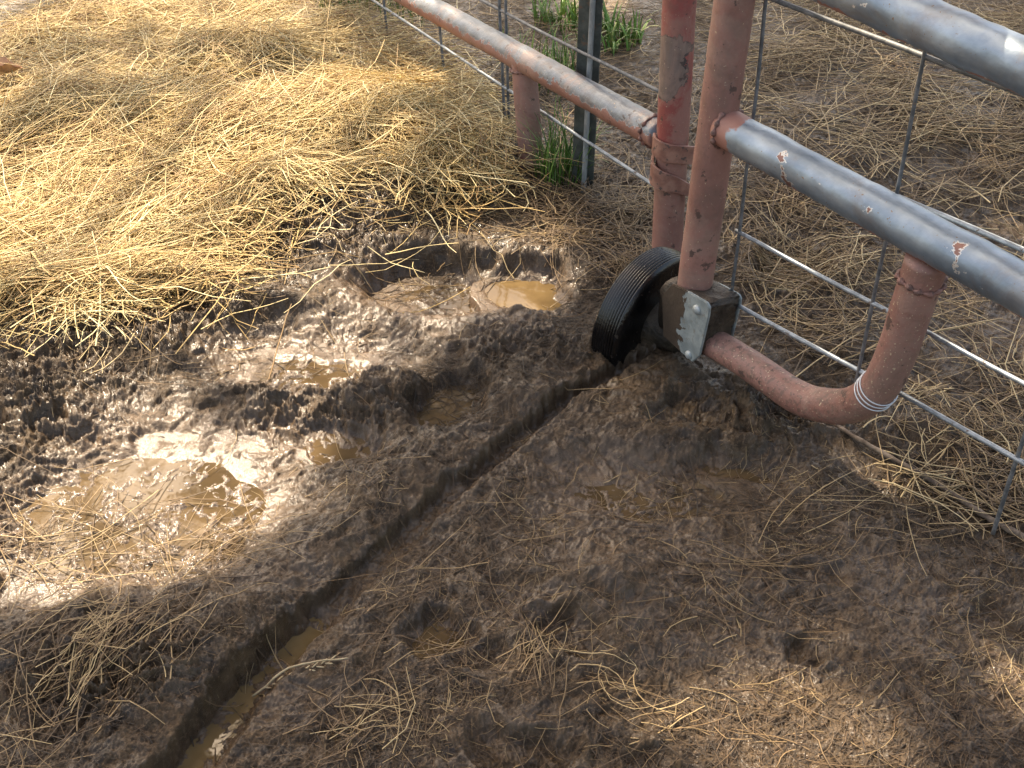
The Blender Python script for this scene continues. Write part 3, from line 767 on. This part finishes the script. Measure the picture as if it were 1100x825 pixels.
# mud caked housing between the plates
bm = bmesh.new()
cen = np.mean(FP, axis=0)
core = [cen + (p - cen) * .90 + nrm * .0055 - (e * .022 if np.dot(p - cen, e) < -.012 else e * 0) for p in FP]
low = [p - np.array([0, 0, 0]) + nrm * (2 * PR + .002) for p in core]
v0 = [bm.verts.new(p) for p in core]; v1 = [bm.verts.new(p) for p in low]; n = len(v0)
bm.faces.new(v0); bm.faces.new(v1[::-1])
for i in range(n): bm.faces.new((v0[i], v1[i], v1[(i + 1) % n], v0[(i + 1) % n]))
bmesh.ops.subdivide_edges(bm, edges=bm.edges[:], cuts=4, use_grid_fill=True)
for v in bm.verts: v.co += Vector(np.random.default_rng(abs(hash(tuple(np.round(v.co, 4)))) % 99999).normal(0, .0013, 3))
housing = bm_obj('bracket_housing', bm, M['caked'], gate, True)

# wheel
tr = (G(180, 825) - G(640, 405)); tr[2] = 0; tr /= np.linalg.norm(tr)
axl = np.array([-tr[1], tr[0], 0]); axl = axl if axl[0] > 0 else -axl   # axle points to the viewer's right
WR = .112
wc = gp(696, 341, 0)
lean_ = R(3); ya = R(-9); axl = np.array([axl[0] * math.cos(ya) - axl[1] * math.sin(ya), axl[0] * math.sin(ya) + axl[1] * math.cos(ya), 0]); tr = np.array([axl[1], -axl[0], 0]); wup = np.array([0, 0, math.cos(lean_)]) + axl * math.sin(lean_); axl = axl * math.cos(lean_) - np.array([0, 0, math.sin(lean_)])
def lathe(name, prof, mat, parent, seg=96):
    """profile (axial, radius) turned about the axle"""
    prof = np.asarray(prof); n = len(prof); a = np.arange(seg) / seg * 2 * math.pi
    rad = np.cos(a)[:, None] * tr + np.sin(a)[:, None] * wup
    v = wc + axl * prof[None, :, 0:1] + rad[:, None, :] * prof[None, :, 1:2]
    i = np.arange(seg)[:, None] * n; i2 = ((np.arange(seg) + 1) % seg)[:, None] * n; j = np.arange(n - 1)[None]
    f = np.stack([i + j, i + j + 1, i2 + j + 1, i2 + j], -1).reshape(-1, 4)
    me = raw_mesh(name, v.reshape(-1, 3), f)
    o = link(name, me, mat, parent)
    bmx = bmesh.new(); bmx.from_mesh(me); bmesh.ops.recalc_face_normals(bmx, faces=bmx.faces); bmx.to_mesh(me); bmx.free()
    return o
hw = .024
hw = .025
prof = [(-hw * .9, .045), (-hw, .062), (-hw, WR - .014), (-hw * .93, WR - .005)]
ribs = 10
for i in range(ribs):
    c0 = -hw * .86 + 2 * hw * .86 * (i + .5) / ribs; p = 2 * hw * .86 / ribs
    crown = WR - .0035 * ((c0 / hw) ** 2)
    prof += [(c0 - p * .46, crown - .0019), (c0 - p * .30, crown - .0003), (c0 - p * .1, crown), (c0 + p * .12, crown), (c0 + p * .30, crown - .0003), (c0 + p * .44, crown - .0019)]
prof += [(hw * .93, WR - .005), (hw, WR - .014), (hw, .062), (hw * .9, .045)]
tyre = lathe('wheel', prof, M['rubber'], gate)
tag(tyre, 'wet black ribbed rubber wheel sunk in the mud')
lathe('hub', [(-hw * .8, .0), (-hw * .8, .047), (hw * .72, .047), (hw * .78, .036), (hw * 1.6, .034), (hw * 2.7, .030), (hw * 2.7, .0)], M['caked'], tyre, 48)
tube_obj('axle', line(wc - axl * .03, wc + axl * .040, 12), .012, M['caked'], gate, 14)

# ------------------------------------------------------------------ fence panel on the left
panel = thing('fence_panel', (pb[0], pb[1], 0), 'red pipe fence panel with peeling rail left of the gate', 'fence')
tube_obj('post', line(pb - pd * .12, pb + pd * 1.0, 110), PR, M['post'], panel, 32, .0005, 12)
ra, rb = fp(712, 146), fp(447, 0); rd = (rb - ra) / np.linalg.norm(rb - ra)
rail = tube_obj('rail', line(ra, ra + rd * 1.6, 200), PR * .98, M['rail'], panel, 36, .0010, 14)
weld(ra + rd * .026, rd, PR * .99, rail, 7)
la, lb = fp(563, 72), fp(571, 178); ld = (lb - la) / np.linalg.norm(lb - la)
leg = tube_obj('leg', line(la - ld * .01, lb + ld * .0, 40), PR * .95, M['primer'], panel, 30, .0005, 15)
weld(la + ld * .004, ld, PR * .96, leg, 8)
ring = lb - ld * .006
weld(ring, ld, PR * .97, leg, 9)
def fwire(pa, pb_, mat, r=.003, ext=(0, 0), seed=0, off=PR + .006):
    a, b = fp(*pa, off), fp(*pb_, off); d = (b - a) / np.linalg.norm(b - a)
    P = line(a - d * ext[0], b + d * ext[1], 60); s = np.linspace(0, 4, 60)
    P = P + np.outer(noise(s * 1.3, s * 0 + seed, seed), fn) * .002; P[:, 2] += noise(s, s * 0 + 7.7, seed + 3) * .0014
    return tube_obj('wire', P, r, mat, panel, 10)
fwire((405, 3), (706, 202), M['wire'], .0032, (.8, .02), 1)
fwire((535, 10), (706, 98), M['wire_dark'], .0030, (.9, .02), 2)
fwire((470, 0), (520, 30), M['wire'], .0030, (.6, .3), 3)
fwire((536, 0), (541, 112), M['wire_dark'], .0030, (.5, .05), 4)
fwire((543, 0), (546, 105), M['wire_dark'], .0028, (.5, .05), 5)
fwire((412, 0), (418, 52), M['wire_dark'], .0030, (.5, .02), 6)
fwire((472, 30), (478, 84), M['wire_dark'], .0030, (.6, .02), 7)
# latch keeper: two bent straps welded to the post, open towards the gate
def strap(name, path, width, thick, parent, mat):
    P = np.asarray(path); n = len(P); T = np.gradient(P, axis=0); T /= np.linalg.norm(T, axis=1)[:, None]
    upv = np.array([0, 0, 1.]); N = np.cross(T, upv); N /= np.linalg.norm(N, axis=1)[:, None]
    w = np.broadcast_to(width, (n,))[:, None]
    rings = np.stack([P - N * thick / 2 - upv * w / 2, P + N * thick / 2 - upv * w / 2, P + N * thick / 2 + upv * w / 2, P - N * thick / 2 + upv * w / 2], 1)
    bm = bmesh.new(); V = [[bm.verts.new(v) for v in r] for r in rings]
    for i in range(n - 1):
        for j in range(4): bm.faces.new((V[i][j], V[i][(j + 1) % 4], V[i + 1][(j + 1) % 4], V[i + 1][j]))
    bm.faces.new(V[0]); bm.faces.new(V[-1])
    bmesh.ops.bevel(bm, geom=bm.edges[:], offset=.0006, segments=1, affect='EDGES')
    return bm_obj(name, bm, mat, parent)
def keeper(z0, drop, reach, bulge=0.0):
    """strap lying on the post's front and leaving it towards the gate upright"""
    pc = pb + pd * (z0 / pd[2]); out = []; toward = -fn; a0, a1 = -.75, 1.25
    for u in np.linspace(0, 1, 30):
        a = a0 + (a1 - a0) * min(u / .6, 1)
        p = pc + (PR + .0040 + bulge * math.sin(math.pi * min(1, u / .62)) ** 2) * (toward * math.cos(a) + fd * math.sin(a))
        if u > .6:
            tg = -toward * math.sin(a1) + fd * math.cos(a1); p = p + tg * reach * (u - .6) / .4
        out.append(p + np.array([0, 0, -drop * u ** 1.3]))
    return out
zk = fp(728, 158)[2]
lk = strap('latch_strap', keeper(zk, .010, .034), .030, .0045, panel, M['strap'])
z2 = fp(728, 184)[2]
lk2 = strap('latch_strap', keeper(z2, .032, .030, .007), np.linspace(.040, .020, 30), .0045, panel, M['strap'])
K2 = keeper(z2, .032, .030, .007)[-1]
def small_bolt(p, ax, r, l, parent):
    bm = bmesh.new(); axv = Vector(ax)
    bmesh.ops.create_cone(bm, cap_ends=True, segments=12, radius1=r, radius2=r, depth=l, matrix=Matrix.Translation(Vector(p)) @ axv.to_track_quat('Z', 'Y').to_matrix().to_4x4())
    bmesh.ops.bevel(bm, geom=bm.edges[:], offset=r * .2, segments=2, affect='EDGES')
    return bm_obj('bolt', bm, M['weld'], parent, False)
small_bolt(K2 + np.array([0, 0, -.006]) - fd * .004, (0, 0, 1), .0045, .026, lk2)

# ------------------------------------------------------------------ steel fence post behind the panel
tb0 = gpt(625, 200)
tpost = thing('steel_fence_post', tuple(tb0), 'dark steel T post standing behind the red rail in green grass', 'fence post')
def box_between(name, c0, c1, u, hu, v, hv, mat, parent, bev=.001):
    bm = bmesh.new(); vs_ = []
    for c in (c0, c1):
        for (a, b) in ((-1, -1), (1, -1), (1, 1), (-1, 1)): vs_.append(bm.verts.new(Vector(c) + Vector(u) * hu * a + Vector(v) * hv * b))
    for f in ((0, 1, 2, 3), (7, 6, 5, 4), (0, 4, 5, 1), (1, 5, 6, 2), (2, 6, 7, 3), (3, 7, 4, 0)): bm.faces.new([vs_[i] for i in f])
    bmesh.ops.bevel(bm, geom=bm.edges[:], offset=bev, segments=1, affect='EDGES')
    return bm_obj(name, bm, mat, parent)
ux = np.array([.97, -.24, 0]); uy = np.array([.24, .97, 0])
b0 = tb0 - np.array([0, 0, .1]); t0 = tb0 + np.array([.008, 0, .95])
box_between('flange', b0, t0, ux, .021, uy, .0025, M['tpost'], tpost)
box_between('stem', b0 - uy * .0160 + ux * .006, t0 - uy * .0160 + ux * .006, ux, .0030, uy, .0134, M['stud'], tpost)
for k in range(9):
    c = tb0 + np.array([.0008, 0, .05 + k * .06]) + uy * .007
    box_between('stud', c - np.array([0, 0, .008]), c + np.array([0, 0, .008]), ux, .006, uy, .0044, M['tpost'], tpost)

# ------------------------------------------------------------------ grass, twig, leaf, chips
def tuft(px, py, n, hgt, rad, label, seed, lean=.5, tone=(0, 1), wide=(.0012, .0026)):
    g = np.random.default_rng(700 + seed); c = gpt(px, py); K = 7
    a = g.uniform(0, 2 * math.pi, n); r0 = rad * np.sqrt(g.random(n)); x = c[0] + r0 * np.cos(a); y = c[1] + r0 * np.sin(a)
    th = g.uniform(0, 2 * math.pi, n); L = hgt * g.uniform(.4, 1.1, n); bend = g.uniform(.15, 1, n) * lean * 2
    s = np.linspace(0, 1, K)[None]; ang = bend[:, None] * s ** 1.3
    dl = L[:, None] / (K - 1)
    hz = np.cumsum(np.sin(ang) * dl, 1); vz = np.cumsum(np.cos(ang) * dl, 1); hz -= hz[:, :1]; vz -= vz[:, :1]
    P = np.stack([x[:, None] + np.cos(th)[:, None] * hz, y[:, None] + np.sin(th)[:, None] * hz, gz(x, y)[:, None] - .004 + vz], -1)
    W = g.uniform(*wide, n)[:, None] * (1 - s ** 2.2) + .0002
    sd = np.stack([-np.sin(th), np.cos(th), 0 * th], -1)[:, None]; fw = np.stack([np.cos(th), np.sin(th), 0 * th + .5], -1)[:, None]
    ring = np.stack([P + sd * W[..., None], P - fw * W[..., None] * .35, P - sd * W[..., None]], 2).reshape(-1, 3)
    b = (np.arange(n) * K * 3)[:, None, None] + (np.arange(K - 1) * 3)[None, :, None]; j = np.arange(3)[None, None]; j2 = (j + 1) % 3
    q = np.stack([b + j, b + j2, b + 3 + j2, b + 3 + j], -1).reshape(-1, 4)
    me = raw_mesh('grass_tuft', ring, q); attr(me, 'tone', np.repeat(tone[0] + (tone[1] - tone[0]) * g.random(n), K * 3))
    o = link('grass_tuft', me, M['grass']); tag(o, label, 'grass', 'green grass tufts along the fence')
    return o
tuft(602, 188, 130, .15, .055, 'green grass tuft between the short red leg and the steel post', 1, .8, (0, .8), (.0008, .0018))
tuft(652, 48, 110, .12, .08, 'bright green weeds standing right of the steel post', 2, 1.3, (.3, .95), (.002, .0045))
tuft(590, 85, 130, .12, .09, 'green grass seen above the red rail left of the steel post', 3, .9, (.1, .9), (.0009, .002))
tuft(375, 8, 110, .12, .09, 'green grass at the top edge by the peeling rail', 4, .9, (0, .7), (.0009, .002))
tuft(605, 22, 110, .10, .08, 'grass tuft left of the steel post at the top edge', 5, 1.0, (.4, 1), (.0015, .0035))
tuft(545, 62, 30, .10, .04, 'thin grass blades behind the wire above the red leg', 6, .9, (.1, .8), (.0008, .0018))
tuft(440, 20, 50, .10, .08, 'sparse green blades behind the lower wire at the top', 7, .9, (0, .7), (.0008, .0018))

tw = [gpt(*p) for p in [(880, 452), (912, 470), (950, 492), (1000, 520), (1042, 548), (1070, 566), (1104, 583)]]
P = smooth_path(np.array(tw) + np.array([0, 0, .006]), 50); P[:, 2] = np.maximum(P[:, 2], gz(P[:, 0], P[:, 1]) + .003)
for k in range(4): P[1:-1, 2] = .25 * P[:-2, 2] + .5 * P[1:-1, 2] + .25 * P[2:, 2]
twig = tube_obj('twig', P, np.linspace(.0030, .0042, 50) * (1 + .15 * np.sin(np.arange(50) * 1.3)), M['twig'], None, 10, .0004, 3)
tag(twig, 'long thin brown twig lying on the mud below the bent pipe', 'twig')

def leafmesh(name, c, L, W, hd, curl, mat, label, cat):
    nu, nv = 14, 9; d = np.array([math.cos(hd), math.sin(hd), 0]); s = np.array([-d[1], d[0], 0]); V = []; F_ = []
    for side in (0, 1):
        for i in range(nu):
            t = i / (nu - 1); w = W * (math.sin(math.pi * min(1, t * .96 + .03)) ** .8) * (1 + .18 * math.sin(t * 21))
            for j in range(nv):
                u = j / (nv - 1) * 2 - 1
                p = np.array(c) + d * (t - .5) * L + s * u * w + np.array([0, 0, curl * abs(u) ** 1.6 * w * 1.3 + .25 * curl * (t - .5) ** 2 * L + .006 - side * .0008 + .002 * math.sin(t * 9 + u * 4)])
                V.append(p)
    for side in (0, 1):
        o = side * nu * nv
        for i in range(nu - 1):
            for j in range(nv - 1): F_.append((o + i * nv + j, o + i * nv + j + 1, o + (i + 1) * nv + j + 1, o + (i + 1) * nv + j))
    o = link(name, raw_mesh(name, np.array(V), np.array(F_)), mat); tag(o, label, cat); return o
leafmesh('dry_leaf', gpt(10, 108) + np.array([0, 0, .055]), .085, .026, .5, .8, M['dryleaf'], 'curled brown dry leaf on the straw at the left edge', 'leaf')

# ------------------------------------------------------------------ unseen tree added to shade the place, crown shaped for its shadow
def ground_of(p):                                     # where the shadow of a point falls
    p = np.asarray(p, float); return p[:2] - SUN[:2] * (p[2] / SUN[2])
LIT = []                                              # sun gaps: x, y, rx, ry, strength
def lit_px(px, py, rx, ry, a, z=0.0):
    c = G(px, py, z); wx = abs(G(px + rx, py, z)[0] - c[0]); wy = (G(px, py - ry, z)[1] - G(px, py + ry, z)[1]) / 2
    q = ground_of(c); LIT.append((q[0], q[1], wx, wy, a))
for a in [(120, 120, 330, 200, 1), (330, 130, 210, 110, 1), (120, 330, 330, 170, 1), (300, 330, 200, 120, 1), (150, 500, 230, 130, 1), (480, 285, 150, 62, 1),
          (-150, 200, 300, 300, 1), (60, 560, 120, 90, 1), (180, -80, 300, 120, .9), (825, 785, 175, 95, 1), (970, 515, 85, 30, .95), (330, 450, 70, 40, .7),
          (1000, 60, 90, 36, .4), (860, 40, 70, 20, .4), (820, 150, 40, 16, .4), (650, 20, 60, 30, .7), (1060, 180, 50, 20, .5), (900, 200, 26, 12, .4), (770, 40, 30, 16, .4), (610, 130, 40, 20, .5)]: lit_px(*a)
def lit_pt(p, r, a):
    q = ground_of(p); LIT.append((q[0], q[1], r, r, a))
for q in (1000, 1045, 1090): lit_pt(gp(q, 255 + (q - 1000) * .52), .13, 1)
lit_pt(gp(985, 330), .05, .7); lit_pt(gp(1075, 60), .06, .5)
for q in (430, 480): lit_pt(fp(q, (q - 447) * .55), .10, 1)
SHADE = [(100, 160, 95, 26, .75), (215, 100, 70, 14, .75), (180, 400, 60, 16, .35), (300, 420, 80, 16, .6), (20, 10, 60, 40, .3), (30, 430, 40, 30, .4)]
SHW = []
for (px, py, rx, ry, a) in SHADE:
    c = G(px, py); SHW.append((c[0], c[1], abs(G(px + rx, py)[0] - c[0]), (G(px, py - ry)[1] - G(px, py + ry)[1]) / 2, a))
def lit(x, y):
    v = np.zeros(x.shape)
    for (cx, cy, rx, ry, a) in LIT:
        d = np.sqrt(((x - cx) / rx) ** 2 + ((y - cy) / ry) ** 2); v = np.maximum(v, a * sstep(1.12, .78, d))
    for (cx, cy, rx, ry, a) in SHW:
        d = np.sqrt(((x - cx) / rx) ** 2 + ((y - cy) / ry) ** 2); v = v * (1 - a * sstep(1.2, .7, d))
    return v * (1 - .75 * sstep(.02, .40, noise(x * 3.0 + 4, y * 3.0, 91)) * sstep(2.0, 2.2, y))
NL = 42000
g = np.random.default_rng(77)
x = g.uniform(-2.6, 3.6, NL); y = g.uniform(-.6, 4.3, NL)
edge = np.minimum.reduce([x + 2.6, 3.6 - x, y + .6, 4.3 - y])
keep = g.random(NL) < (1 - lit(x, y)) ** 1.6 * sstep(0, .8, edge + .3 * noise(x * 2, y * 2, 31))  # leaves stay only where their shadow is wanted on the ground
x, y = x[keep], y[keep]
t = g.uniform(5.0, 7.6, len(x)) + .5 * noise(x * 1.2, y * 1.2, 33)
LP = np.stack([x, y, 0 * x], -1) + SUN * t[:, None]
n = len(LP); print('leaves', n)
def frame(n, g):
    d = g.normal(0, 1, (n, 3)); d[:, 2] *= .5; d /= np.linalg.norm(d, axis=1)[:, None]
    r = g.normal(0, 1, (n, 3)); s = np.cross(d, r); s /= np.linalg.norm(s, axis=1)[:, None]; return d, s
d, s = frame(n, g); Ls = g.uniform(.045, .085, n)[:, None]; Ws = Ls * .42; up = np.cross(s, d)
V_ = np.stack([LP - d * Ls, LP - d * Ls * .2 + s * Ws, LP + d * Ls * .45 + s * Ws * .7, LP + d * Ls, LP + d * Ls * .45 - s * Ws * .7, LP - d * Ls * .2 - s * Ws], 1)
V_[:, [1, 2, 4, 5]] += up[:, None] * .008
b = (np.arange(n) * 6)[:, None]
Fq = np.concatenate([b + np.array([[0, 1, 2, 3]]), b + np.array([[0, 3, 4, 5]])], 0)
cb = LP.mean(0)
tb_ = np.array([cb[0] - .6, cb[1] + 2.2, 0])
tree = thing('added_shade_tree', tuple(tb_), 'unseen leafy tree added beyond the top of the view to cast dappled shade', 'tree')
trunk = tube_obj('trunk', smooth_path([tb_ - [0, 0, .2], tb_ + [.05, -.05, 1.5], tb_ + [.15, -.4, 3.2], cb + [0, .3, -.2]], 40), np.linspace(.19, .07, 40), M['bark'], tree, 18, .012, 4)
C0 = tb_ + np.array([.15, -.4, 3.2])
pick = LP[g.choice(n, 34, replace=False)]
for p in pick:
    st = C0 + (cb + [0, .3, -.2] - C0) * g.uniform(0, .9)
    tube_obj('limb', smooth_path([st, st + (p - st) * .5 + [0, 0, .25], p], 16), np.linspace(.035, .006, 16), M['bark'], tree, 8, .003, 5)
link('crown', raw_mesh('crown', V_.reshape(-1, 3), Fq, False), M['leaf'], tree)

# ------------------------------------------------------------------ light, sky, camera
w = bpy.data.worlds.new('World'); scene.world = w; w.use_nodes = True
nt = w.node_tree; bg = nt.nodes['Background']; sky = nt.nodes.new('ShaderNodeTexSky'); sky.sky_type = 'NISHITA'
sky.sun_disc = False; sky.sun_elevation = SUN_EL; sky.sun_rotation = SUN_AZ; sky.air_density = 1.0; sky.dust_density = 4.0
nt.links.new(sky.outputs[0], bg.inputs[0]); bg.inputs[1].default_value = .15
sd = bpy.data.lights.new('sun', 'SUN'); sd.energy = 4.7; sd.angle = R(.53); sd.color = (1, .94, .85)
so = bpy.data.objects.new('sun', sd); COL.objects.link(so)
so.rotation_euler = Vector(SUN).to_track_quat('Z', 'Y').to_euler()
cd = bpy.data.cameras.new('camera'); cam = bpy.data.objects.new('camera', cd); COL.objects.link(cam)
cam.location = (0, 0, CAMH); cam.rotation_euler = (math.pi / 2 - PITCH, 0, 0)
cd.sensor_width = 36; cd.lens = F / 1100 * 36; cd.clip_start = .02; cd.clip_end = 500
scene.camera = cam
vs_ = scene.view_settings; vs_.view_transform = 'Standard'; vs_.look = 'None'; vs_.exposure = 1.6; vs_.gamma = 1; vs_.use_curve_mapping = False
vs_.use_white_balance = True; vs_.white_balance_temperature = 8000; vs_.white_balance_tint = 10
scene.render.resolution_x = 1024; scene.render.resolution_y = 768
